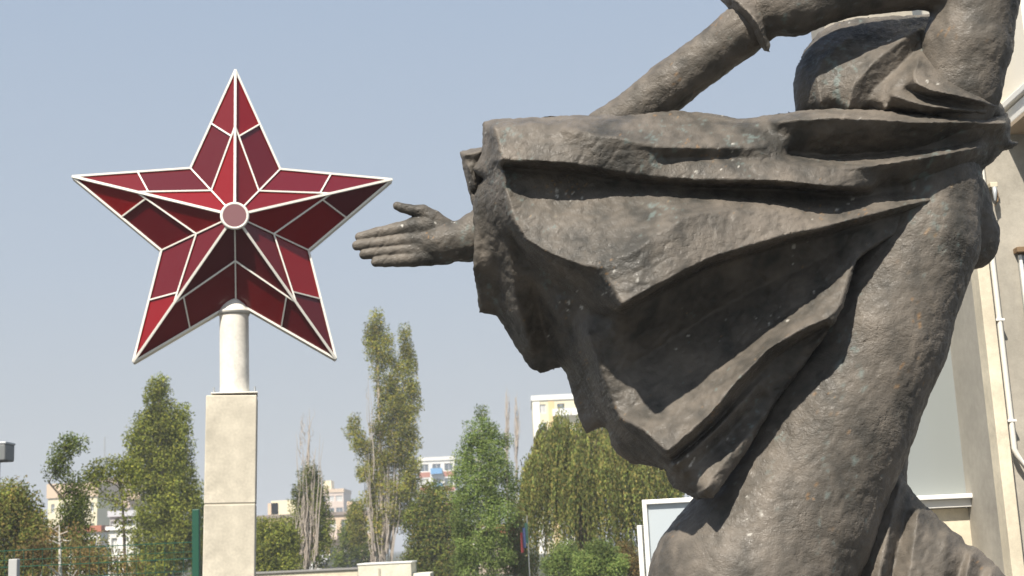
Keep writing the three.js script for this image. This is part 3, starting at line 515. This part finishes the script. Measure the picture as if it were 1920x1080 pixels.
tree('columnar_poplar', 'dense columnar poplar standing just left of the concrete pillar', 'tree', 42, [[312, 1080], [310, 980], [305, 860], [298, 730]], [[297, 722, 13, 13], [292, 746, 20, 20], [300, 772, 22, 22], [336, 776, 12, 14], [340, 802, 16, 22], [278, 796, 24, 20], [308, 806, 28, 26], [262, 824, 22, 20], [292, 838, 34, 26], [338, 842, 20, 30], [268, 866, 28, 24], [312, 876, 36, 30], [346, 890, 18, 26], [286, 906, 34, 28], [326, 930, 38, 32], [360, 925, 12, 20], [300, 962, 42, 34], [344, 972, 26, 40], [296, 1012, 46, 36], [336, 1026, 36, 40], [290, 1060, 52, 30]], 17000, .085, G.poplar, { r: .22 });
tree('dark_shrub', 'dark green shrub between the columnar poplar and the concrete pillar', 'shrub', 46, [[372, 1080], [372, 1000]], [[374, 960, 12, 40], [362, 1010, 26, 30], [378, 1040, 30, 40]], 3000, .08, G.dark, { r: .08 });
tree('pale_stemmed_tree', 'small tree with a pale forked stem behind the wire fence', 'tree', 24, [[113, 1080], [112, 1020], [111, 985]], [[90, 1005, 20, 14, 0, .4], [135, 1010, 22, 14, 0, .4], [60, 1040, 30, 22, .5], [165, 1044, 26, 24, .5, .6]], 1000, .06, G.dry, { r: .045, bark: M.birch, dead: [[111, 1010, 92, 975, .018], [111, 1016, 130, 985, .018], [111, 1020, 85, 990, .014], [112, 1002, 108, 960, .016]] });
tree('brown_bush', 'brownish dry bush low behind the fence near the white house', 'bush', 26, [[190, 1080], [192, 1030]], [[185, 1022, 16, 12, 0, .4], [200, 1054, 30, 20, 0, .6], [150, 1058, 40, 24], [240, 1064, 30, 20, 0, .7], [90, 1064, 30, 18]], 2200, .06, [...G.dry, ...G.bush], { r: .05, bark: M.darkBark });
// centre
tree('round_bush', 'round green bush directly right of the concrete pillar', 'bush', 45, [[515, 1080], [515, 1030]], [[495, 1000, 22, 22], [525, 1002, 24, 24], [510, 1035, 38, 32], [495, 1060, 26, 24], [535, 1060, 26, 26], [548, 1015, 12, 16]], 6500, .085, G.poplar, { r: .1 });
{
  const dead = []; for (let i = 0; i < 64; i++) { const x = 572 + rr(-20, 22), top = i < 5 ? rr(770, 830) : rr(840, 960); dead.push([x, 1078 - rr(0, 40), 577 + (x - 574) * 1.25 + rr(-6, 6), top + Math.abs(x - 577) * 2.2, rr(.012, .032)]); }
  dead.push([578, 1000, 580, 766, .045], [570, 1000, 556, 838, .035], [584, 1020, 592, 800 + 40, .05]);
  for (let i = 0; i < 46; i++) { const y = rr(800, 1000), x = 577 + rr(-14, 14); dead.push([x, y, x + rr(-10, 10), y - rr(25, 55), .014]); }
  tree('dying_poplar', 'half bare columnar poplar with brown upright branches right of the pillar', 'tree', 50, [[575, 1080], [577, 950], [580, 800]], [[576, 890, 16, 18], [568, 925, 16, 22], [588, 915, 14, 26], [600, 945, 14, 36], [606, 985, 16, 40], [556, 960, 10, 36], [604, 1030, 18, 36], [580, 960, 20, 30, -.8]], 4200, .08, [...G.dark, ...G.poplar], { r: .12, bark: M.deadBark, dead, limbs: false });
}
{
  const dead = []; for (let i = 0; i < 64; i++) { const x = 715 + rr(-30, 32); dead.push([715 + (x - 715) * .6, 1070 - rr(0, 60), 716 + (x - 715) * 1.1 + rr(-6, 6), rr(800, 960), rr(.015, .04)]); }
  dead.push([704, 1000, 690, 700, .035], [700, 900, 694, 735, .03], [712, 1000, 704, 640, .05], [726, 1000, 732, 690, .045], [745, 1000, 756, 720, .04], [706, 960, 688, 740, .03], [700, 980, 680, 880, .03]);
  for (let i = 0; i < 30; i++) { const y = rr(730, 1000), x = 700 + rr(-14, 50); dead.push([x, y, x + rr(-8, 8), y - rr(25, 60), .016]); }
  tree('tall_poplar', 'tallest poplar, ragged and twin-topped, below the statue\'s hand', 'tree', 62, [[715, 1080], [716, 950], [712, 800], [706, 600]],
    [[708, 597, 9, 11], [700, 615, 11, 13], [712, 622, 10, 14], [692, 640, 8, 12], [708, 648, 14, 16], [726, 645, 9, 14], [692, 665, 9, 9, 0, .7], [716, 675, 16, 16], [732, 672, 8, 14, 0, .8], [758, 625, 8, 14], [762, 650, 11, 18], [768, 682, 12, 20], [750, 690, 14, 16, 0, .8], [708, 700, 10, 16, 0, .6], [738, 715, 16, 18, 0, .8], [770, 722, 12, 22], [718, 738, 12, 18, 0, .8], [748, 745, 20, 20], [776, 760, 9, 22], [730, 770, 24, 22], [762, 785, 18, 24], [664, 790, 8, 8], [660, 808, 10, 12], [672, 826, 12, 16], [684, 845, 12, 14, 0, .8], [720, 806, 22, 22], [750, 824, 24, 24], [776, 830, 10, 26], [700, 850, 14, 20, 0, .8], [735, 860, 28, 26], [768, 874, 16, 26], [690, 885, 16, 18], [716, 905, 22, 26, 0, .8], [750, 915, 26, 26], [775, 905, 10, 20], [694, 935, 14, 24, 0, .7], [728, 960, 26, 26, 0, .7], [765, 965, 18, 30, 0, .7], [670, 985, 16, 36], [705, 1000, 20, 30, 0, .5]], 17500, .10, [...G.poplar, ...G.olive], { r: .16, bark: M.deadBark, dead, limbs: false });
}
tree('small_dark_tree', 'small dark tree in front of the apartment house left of the tall poplar', 'tree', 70, [[672, 1080], [672, 1000]], [[668, 965, 12, 22], [660, 1000, 20, 26], [676, 1035, 28, 26], [640, 1045, 16, 18]], 2600, .11, G.dark, { r: .12 });
tree('broad_tree', 'broad dark green tree standing between the tall poplar and the birch', 'tree', 48, [[822, 1080], [820, 1010], [818, 940]], [[818, 922, 22, 16], [800, 945, 28, 22], [838, 948, 30, 26], [785, 980, 26, 26], [828, 985, 42, 30], [800, 1020, 36, 30], [850, 1025, 36, 36], [790, 1055, 34, 28], [835, 1065, 44, 30]], 9500, .09, [...G.bush, ...G.dark], { r: .2 });
tree('birch_tree', 'light green birch with a white trunk left of the willow', 'tree', 32, [[893, 1080], [892, 1000], [898, 900], [905, 780]], [[905, 780, 8, 14], [902, 804, 14, 16], [880, 805, 8, 10, 0, .7], [925, 812, 12, 16], [890, 830, 20, 18], [915, 838, 22, 20], [945, 840, 14, 24, 0, .7], [870, 855, 22, 18, 0, .8], [898, 866, 28, 22], [932, 872, 24, 24], [865, 890, 20, 20, 0, .8], [895, 905, 30, 24], [930, 915, 30, 26], [958, 905, 16, 26, 0, .7], [868, 930, 22, 22], [905, 948, 32, 26], [940, 960, 28, 26], [870, 975, 26, 26], [912, 995, 34, 30], [880, 1020, 36, 28], [930, 1035, 34, 32], [890, 1062, 44, 26]], 15000, .05, G.birch, { r: .085, bark: M.birch });
tree('thin_bare_poplar', 'left of two bare grey poplars behind the birch', 'tree', 95, [[952, 1080], [951, 900], [949, 735]], [], 0, 0, [], { r: .16, bark: M.deadBark, group: 'bare poplars behind the birch', dead: Array.from({ length: 26 }, () => { const y = rr(770, 900), x = 951 + rr(-6, 6); return [951, y + 20, x * 1.0, y - rr(25, 60), .035]; }) });
tree('thin_bare_poplar', 'right of two bare grey poplars behind the birch', 'tree', 95, [[970, 1080], [969, 900], [967, 745]], [], 0, 0, [], { r: .16, bark: M.deadBark, group: 'bare poplars behind the birch', dead: Array.from({ length: 26 }, () => { const y = rr(775, 900), x = 969 + rr(-6, 6); return [969, y + 20, x, y - rr(25, 60), .035]; }) });
tree('russet_bush', 'russet dry bush between the birch and the willow', 'bush', 34, [[965, 1080], [965, 1000]], [[962, 960, 16, 24, 0, .7], [968, 1000, 20, 30], [958, 1045, 26, 34], [985, 1060, 20, 26]], 3200, .055, [...G.dry, ...G.birch], { r: .06 });
{ // weeping willow: long hanging strands
  const d = 38, foot = groundPx(1095, d), t = thing('weeping_willow', foot, 'weeping willow with hanging yellow-green strands behind the cloak', 'tree');
  const top = at(1085, 850, d), tr = [foot, at(1095, 1010, d), at(1090, 930, d), top];
  const geos = [limb(tr, [.32, .26, .2, .1], 9)]; const S = [];
  for (let i = 0; i < 34; i++) { const a = rr(0, 6.28), q = Math.sqrt(rnd()), px = 1115 + Math.cos(a) * q * 125, dz = Math.sin(a) * q * 1.9, py = 800 + q * q * 75 + rr(-8, 14), e = at(px, py, d - dz); geos.push(limb(wobbly(tr[2].clone().lerp(top, rnd()), e, 3, .2), [.07, .055, .035, .012], 5)); S.push([px, py, dz]); }
  part('trunk', merge(geos), M.darkBark, t);
  const pos = [], nor = [], col = [], idx = [], cols = [[.085, .105, .036], [.10, .11, .04], [.06, .085, .03], [.115, .108, .045]];
  for (let i = 0; i < 2300; i++) {
    const a = rr(0, 6.28), q = Math.pow(rnd(), .42), cx = 1114 + Math.cos(a) * q * 136 * (1 + .12 * Math.sin(a * 3 + 1)), dz = Math.sin(a) * q * 2.1 + rr(-.3, .3), lump = 48 * N(cx * .034, dz * 1.6, 1.5);
    let py = 783 + q * q * q * 92 + lump * 1.3 + rr(0, 40) * rnd(); const len = rr(90, 250) * (.45 + .55 * rnd()), tone = (.75 + .5 * rnd()) * (1 + .75 * N(cx * .045, dz * 2.5, 9));
    const p = at(cx, py, d - dz), L = len * d / F, sway = rr(-.12, .12), m = Math.round(L / .055), out = V(Math.cos(a) * .25 * q, 0, Math.sin(a) * .25 * q);
    for (let j = 0; j < m; j++) {
      const s = j / m, c = p.clone().addScaledVector(out, Math.sqrt(s) * 1.5); c.y -= L * s; c.x += sway * s * s + rr(-.03, .03); c.z += rr(-.03, .03);
      const nn = V(rr(-1, 1), rr(-.1, .5), rr(-1, 1)).normalize(), dn = V(rr(-.5, .5), -1, rr(-.5, .5)).normalize(), b = V().crossVectors(nn, dn).normalize(), l = rr(.07, .11), w = .024, k = pos.length / 3;
      for (const [u, v] of [[0, 0], [.4, 1], [1, 0], [.4, -1]]) { pos.push(c.x + dn.x * l * u + b.x * w * v, c.y + dn.y * l * u + b.y * w * v, c.z + dn.z * l * u + b.z * w * v); nor.push(nn.x, nn.y, nn.z); }
      const cc = cols[rnd() * cols.length | 0], w2 = tone * rr(.8, 1.2); for (let v = 0; v < 4; v++) col.push(cc[0] * w2, cc[1] * w2, cc[2] * w2);
      idx.push(k, k + 2, k + 1, k, k + 3, k + 2);
    }
  }
  const g = new THREE.BufferGeometry(); g.setAttribute('position', new THREE.Float32BufferAttribute(pos, 3)); g.setAttribute('normal', new THREE.Float32BufferAttribute(nor, 3)); g.setAttribute('color', new THREE.Float32BufferAttribute(col, 3)); g.setIndex(idx); part('crown', g, M.leaf, t);
}
tree('conifer_shrub', 'green shrub under the weeping willow', 'shrub', 30, [[1060, 1080], [1062, 1050]], [[1058, 1040, 22, 20], [1045, 1062, 26, 20], [1085, 1065, 26, 20]], 3000, .045, G.birch, { r: .05 });
tree('conifer_shrub', 'larger green shrub beside the white framed panel', 'shrub', 28, [[1125, 1080], [1126, 1050]], [[1125, 1035, 26, 18], [1110, 1060, 34, 22], [1150, 1058, 24, 22]], 3400, .045, G.birch, { r: .05 });
tree('reddish_shrub', 'reddish brown shrub left of the white framed panel', 'shrub', 29, [[1178, 1080], [1178, 1055]], [[1175, 1045, 18, 22], [1190, 1065, 16, 20]], 1500, .045, G.dry, { r: .04 });

// ---------- far buildings ----------
function block(name, label, d, x0, x1, yt, { wall, cols = 3, rows = 4, sh = 3, depth = 12, win = [.5, .5], balc = [], balcMat = M.white, parapet = M.white, parH = .6, yaw = 0, panels = [], panelMat } = {}) {
  const ym = (x) => at(x, yt, d), a = at(x0, yt, d), b = at(x1, yt, d), top = (a.y + b.y) / 2, W = b.x - a.x, xm = (a.x + b.x) / 2;
  const t = thing(name, V(xm, 0, -d), label, 'building'); t.rotation.y = yaw;
  const put = (nm, g, m, h = t) => mesh(nm, g, m, h);
  const shape = new THREE.Shape([[-W / 2, 0], [W / 2, 0], [W / 2, top - parH], [-W / 2, top - parH]].map((p) => new THREE.Vector2(...p)));
  const cw = W / cols, wins = [];
  for (let r = 0; r < rows; r++) for (let c = 0; c < cols; c++) {
    const y = top - parH - (r + 1) * sh + sh * .28; if (y < .3) continue; const w = cw * win[0], x = -W / 2 + (c + .5) * cw, h = sh * win[1];
    const hole = new THREE.Path([[x - w / 2, y], [x + w / 2, y], [x + w / 2, y + h], [x - w / 2, y + h]].map((p) => new THREE.Vector2(...p))); shape.holes.push(hole); wins.push([x, y, w, h, r, c]);
  }
  const g = new THREE.ExtrudeGeometry(shape, { depth: .3, bevelEnabled: false }); put('wall', g, wall);
  put('core', box(W - .02, top - parH - .02, depth, 0, (top - parH) / 2, -depth / 2 - .02), wall);
  const roof = put('roof', box(W + .3, parH, depth + .7, 0, top - parH / 2 + .003, -depth / 2 + .15), parapet);
  for (const [x, y, w, h, r, c] of wins) {
    const wd = put('window', mergeGeometries([box(w, .07, .06, x, y + .035, .14), box(w, .07, .06, x, y + h - .035, .14), box(.06, h - .14, .06, x - w / 2 + .03, y + h / 2, .14), box(.06, h - .14, .06, x + w / 2 - .03, y + h / 2, .14), box(.06, h - .14, .05, x, y + h / 2, .14)]), M.white);
    put('pane', box(w - .1, h - .12, .02, x, y + h / 2, .12), rnd() < .3 ? M.curtain : M.glass, wd);
    if (balc.includes(c)) put('balcony', mergeGeometries([box(cw * .94, .12, 1.1, x, y - .5, .87), box(cw * .94, .95, .06, x, y + .035, 1.38), box(.06, .95, 1.04, x - cw * .44, y + .035, .83), box(.06, .95, 1.04, x + cw * .44, y + .035, .83)]), Array.isArray(balcMat) ? balcMat[r % balcMat.length] : balcMat);
    if (panels.includes(c)) put('wall_panel', box(cw * .9, sh * .34, .05, x, y - sh * .22, .33), panelMat);
  }
  return [t, W, top, depth, put, roof];
}
const peach = std([.62, .47, .33], .85), pink = std([.62, .50, .42], .85), whiteWall = std([.72, .70, .66], .85), creamFar = std([.72, .65, .45], .85), brick = std([.42, .17, .11], .9), blue = std([.13, .32, .58], .6), greyFar = std([.45, .44, .42], .85), yellowFar = std([.70, .52, .25], .85), redRoof = std([.40, .14, .08], .9);
block('apartment_block', 'cream apartment block with peach parapet behind the slender tree', 190, 92, 184, 906, { wall: creamFar, cols: 5, rows: 8, sh: 2.9, win: [.34, .44], parapet: peach, parH: 2 });
block('apartment_block', 'pale balcony block left of the columnar poplar', 205, 188, 268, 896, { wall: pink, cols: 3, rows: 8, sh: 2.9, win: [.7, .48], balc: [0, 2], balcMat: peach, parapet: pink, parH: .8 });
block('office_building', 'low grey office with a glass band above the white house', 120, 208, 282, 957, { wall: greyFar, cols: 3, rows: 1, sh: 3, win: [.85, .6], parapet: std([.5, .52, .55], .6), parH: .5, depth: 8 });
block('white_house', 'white house partly hidden by bushes behind the wire fence', 90, 206, 272, 986, { wall: whiteWall, cols: 3, rows: 2, sh: 2.3, win: [.5, .5], balc: [2], parapet: M.white, parH: .25, depth: 8 });
block('low_house', 'low white house with red roof seen under the cream apartment block', 110, 70, 190, 988, { wall: whiteWall, cols: 5, rows: 2, sh: 2.6, parapet: redRoof, parH: .5, depth: 8 });
{ const [t, W, top, depth, put, roof] = block('apartment_house', 'long peach apartment house with balconies behind the half bare poplar', 150, 484, 700, 962, { wall: peach, cols: 10, rows: 3, sh: 2.9, win: [.55, .55], balc: [6], balcMat: pink, parapet: std([.25, .2, .17], .9), parH: .35, depth: 11 });
  put('chimney', box(1.2, 1.3, 1, -W * .42, .8 + top, -4), peach, roof); put('chimney', box(3, 1.6, 1, -W * .32, .9 + top, -4), creamFar, roof); put('chimney', box(1.6, 1.1, 1, W * .3, .7 + top, -4), peach, roof); }
{ const [t, W, top, depth, put, roof] = block('tower_block', 'distant beige tower block above the long peach apartment house', 330, 596, 644, 917, { wall: pink, cols: 3, rows: 9, sh: 2.9, win: [.8, .45], parapet: peach, parH: .9, depth: 14 });
  put('penthouse', box(W * .3, 2.2, 5, -W * .2, top + 1.2, -6), creamFar, roof); }
block('tower_block', 'white tower block with brick panels and blue balconies behind the broad tree', 260, 784, 852, 857, { wall: whiteWall, cols: 3, rows: 11, sh: 2.8, win: [.7, .5], balc: [1], balcMat: blue, panels: [0, 2], panelMat: brick, parapet: whiteWall, parH: .7, depth: 12 });
{ const [t, W, top, depth, put, roof] = block('tower_block', 'cream tower block with white balconies rising behind the weeping willow', 210, 997, 1104, 740, { wall: creamFar, cols: 3, rows: 12, sh: 2.85, win: [.42, .5], balc: [1, 2], parapet: M.white, parH: .8, depth: 13 });
  put('corner_strip', box(1.1, top - 1, .1, -W / 2 + .6, (top - 1) / 2, .36), M.white); put('corner_strip', box(.9, top - 1, .1, -W * .17, (top - 1) / 2, .36), yellowFar); }
block('brick_house', 'small house with red roof glimpsed through the birch', 80, 850, 960, 985, { wall: pink, cols: 4, rows: 2, sh: 2.4, parapet: redRoof, parH: .7, depth: 8 });
{ // lattice mast
  const d = 240, p = groundPx(196, d), t = thing('radio_mast', p, 'thin grey radio mast rising behind the overhanging tree', 'mast'), b = at(196, 880, d), e = at(196, 820, d);
  const rods = []; for (const [dx, dz] of [[-.3, 0], [.3, 0], [0, .4]]) rods.push(limb([V(p.x + dx, 0, p.z + dz), V(e.x + dx * .2, e.y, e.z + dz * .2)], [.09, .05], 5));
  for (let y = 1; y < e.y; y += 1.2) { const s = lerp(1, .25, y / e.y); rods.push(limb([V(p.x - .3 * s, y, p.z), V(p.x + .3 * s, y + .6, p.z)], [.035, .035], 4)); }
  part('lattice', merge(rods), M.galvanised, t);
}

// ---------- low walls, cars, fence, small things ----------
{
  const d = 40, y0 = at(560, 1069, d).y, a = at(470, 1070, d).x, b = at(672, 1070, d).x, t = thing('low_wall', V((a + b) / 2, 0, -d), 'long low beige wall with grey coping at the bottom edge', 'wall');
  part('wall', box(b - a, y0 - .06, .25, (a + b) / 2, (y0 - .06) / 2, -d, .01), M.cream, t); part('coping', box(b - a + .02, .06, .36, (a + b) / 2, y0 - .029, -d, .01), std([.25, .24, .23], .9), t);
  const d2 = 33, c = at(671, 1060, d2), e = at(771, 1058, d2), f = at(806, 1074, d2), t2 = thing('white_kiosk', V((c.x + e.x) / 2, 0, -d2), 'cream white flat-topped block below the tall poplar', 'block');
  part('wall', box(e.x - c.x, c.y, 1.6, (c.x + e.x) / 2, c.y / 2, -d2 - .8, .015), std([.80, .76, .62], .8, { map: rep(mottle, .4) }), t2);
  part('cap', box(e.x - c.x + .04, .035, 1.64, (c.x + e.x) / 2, c.y + .018, -d2 - .8, .008), M.white, t2);
  part('annex', box(f.x - e.x, f.y, 1.2, (f.x + e.x) / 2 + .002, f.y / 2, -d2 - .7, .015), std([.80, .76, .62], .8), t2);
  part('drain', box(.05, .5, .02, lerp(c.x, e.x, .4), c.y - .35, -d2 + .012), M.joint, t2);
}
function car(px, d, col, label) {
  const p = groundPx(px, d), t = thing('parked_car', p, label, 'car', 'cars parked beyond the low wall'), m = std(col, .3);
  const side = (pts, w) => { const s = new THREE.Shape(pts.map((q) => new THREE.Vector2(...q))), g = new THREE.ExtrudeGeometry(s, { depth: w, bevelEnabled: true, bevelSize: .06, bevelThickness: .06, bevelSegments: 2 }); g.translate(0, 0, -w / 2); return g; };
  mesh('body', side([[-2, .35], [2, .35], [2.05, .7], [1.9, .86], [.9, .95], [-1.9, .98], [-2.05, .8]], 1.55), m, t);
  mesh('cabin', side([[-1.8, .98], [.95, .95], [.3, 1.42], [-.2, 1.47], [-1.2, 1.45]], 1.3), m, t);
  mesh('window', side([[-1.5, 1.02], [.7, 1.0], [.25, 1.36], [-1.15, 1.38]], 1.38), M.glass, t);
  for (const x of [-1.25, 1.3]) for (const z of [-.78, .78]) { const w = new THREE.CylinderGeometry(.32, .32, .22, 20); w.rotateX(Math.PI / 2); w.translate(x, .32, z); const wh = mesh('wheel', w, std([.02, .02, .02], .9), t); const r = new THREE.CylinderGeometry(.19, .19, .23, 14); r.rotateX(Math.PI / 2); r.translate(x, .32, z); mesh('rim', r, M.galvanised, wh); }
  return t;
}
car(606, 105, [.6, .6, .6], 'silver car, left one parked behind the low beige wall').rotation.y = 1.2;
car(628, 100, [.75, .75, .73], 'white car, second one parked behind the low beige wall').rotation.y = 1.2;
car(652, 96, [.06, .06, .07], 'dark car, nearest the tall poplar behind the low beige wall').rotation.y = 1.1;
{ // green mesh fence
  const d = 14.4, p = at(368, 955, d), foot = groundPx(367, d), t = thing('mesh_fence', V(p.x, 0, -d), 'green wire mesh fence with a tall green post at the left', 'fence');
  part('post', box(.075, p.y, .075, p.x, p.y / 2, -d, .008), M.greenPaint, t);
  const y1 = at(200, 1024, d).y, xl = at(-60, 1000, d).x, rods = [], hr = [];
  for (let x = xl; x < p.x - .05; x += .1) rods.push(bar(V(x, .05, -d), V(x, y1 + .02, -d), .004));
  for (const [y, w] of [[0, .009], [-.10, .006], [-.17, .009], [-.3, .006], [-.5, .006], [-.7, .009], [-.9, .006], [-1.2, .006]]) for (const z of [-.008, .008]) hr.push(bar(V(xl, y1 + y, -d + z), V(p.x - .03, y1 + y, -d + z), w));
  part('wire_mesh', merge([...rods, ...hr]), M.greenPaint, t);
  for (const dx of [2.5]) part('post', box(.06, y1 + .06, .06, p.x - dx * .9 - 1.2, (y1 + .06) / 2, -d + .06, .006), M.greenPaint, t);
  const q = at(27, 1048, 13), g = thing('grey_post', V(q.x, 0, -13), 'short grey concrete post in front of the fence at the lower left', 'post');
  part('shaft', box(.085, q.y, .085, q.x, q.y / 2, -13, .01), std([.42, .42, .41], .9), g);
}
{ // floodlight at the left edge
  const d = 13, c = at(-2, 850, d), t = thing('floodlight', V(c.x, 0, -d), 'grey floodlight housing on a pole at the left edge of the picture', 'floodlight');
  part('housing', box(.22, .165, .24, c.x, c.y, -d, .018), M.greyPaint, t); part('cover', box(.23, .025, .25, c.x, c.y + .09, -d, .008), M.galvanised, t);
  part('pole', limb([V(c.x - .02, 0, -d), V(c.x - .02, c.y - .08, -d)], [.04, .035], 12), M.greyPaint, t);
}
{ // white framed panel left of the leg
  const d = 10, a = at(1203, 938, d), b = at(1212, 1000, d), t = thing('framed_panel', V(a.x, 0, -d), 'upright pale grey panel in a white frame behind the statue\'s thigh', 'panel');
  const W = .75, h = a.y, ry = .28, R = new THREE.Matrix4().makeRotationY(-ry).setPosition(a.x, 0, -d), G2 = (g) => g.applyMatrix4(R);
  const face = std([.50, .55, .58], .28, { metalness: .15 });
  part('frame', G2(box(.034, h, .16, .017 + .016, h / 2, 0, .006)), M.white, t); part('frame', G2(box(W, .035, .16, .05 + W / 2, h - .018, 0, .006)), M.white, t); part('frame', G2(box(.05, h, .16, .075 + W, h / 2, 0, .006)), M.white, t);
  part('sheet', G2(box(W, h - .035, .09, .05 + W / 2, (h - .035) / 2, 0)), face, t);
  part('post', G2(box(.035, at(1200, 985, d).y, .05, -.02, at(1200, 985, d).y / 2, .03, .004)), M.white, t);
}
{ // hanging flag
  const d = 29, p = groundPx(991, d), tp = at(992, 975, d), t = thing('flag', p, 'small furled striped flag hanging by the willow', 'flag');
  part('pole', limb([V(p.x, 0, p.z), V(p.x, tp.y + .1, p.z)], [.014, .012], 8), M.greyPaint, t);
  const cols = [[.02, .07, .05], [.03, .05, .13], [.20, .03, .03]];
  cols.forEach((c, i) => { const pts = [], n = 10, g = new THREE.PlaneGeometry(.06, .42, 6, 10), P = g.attributes.position; for (let k = 0; k < P.count; k++) { const x = P.getX(k), y = P.getY(k); P.setXYZ(k, p.x - .03 - i * .05 + x, tp.y - .27 - i * .1 + y, p.z + .03 * Math.sin((x + i * .09) * 50 + y * 3)); } g.computeVertexNormals(); part('stripe', g, std(c, .8), t); });
}

renderer.render(scene, camera);
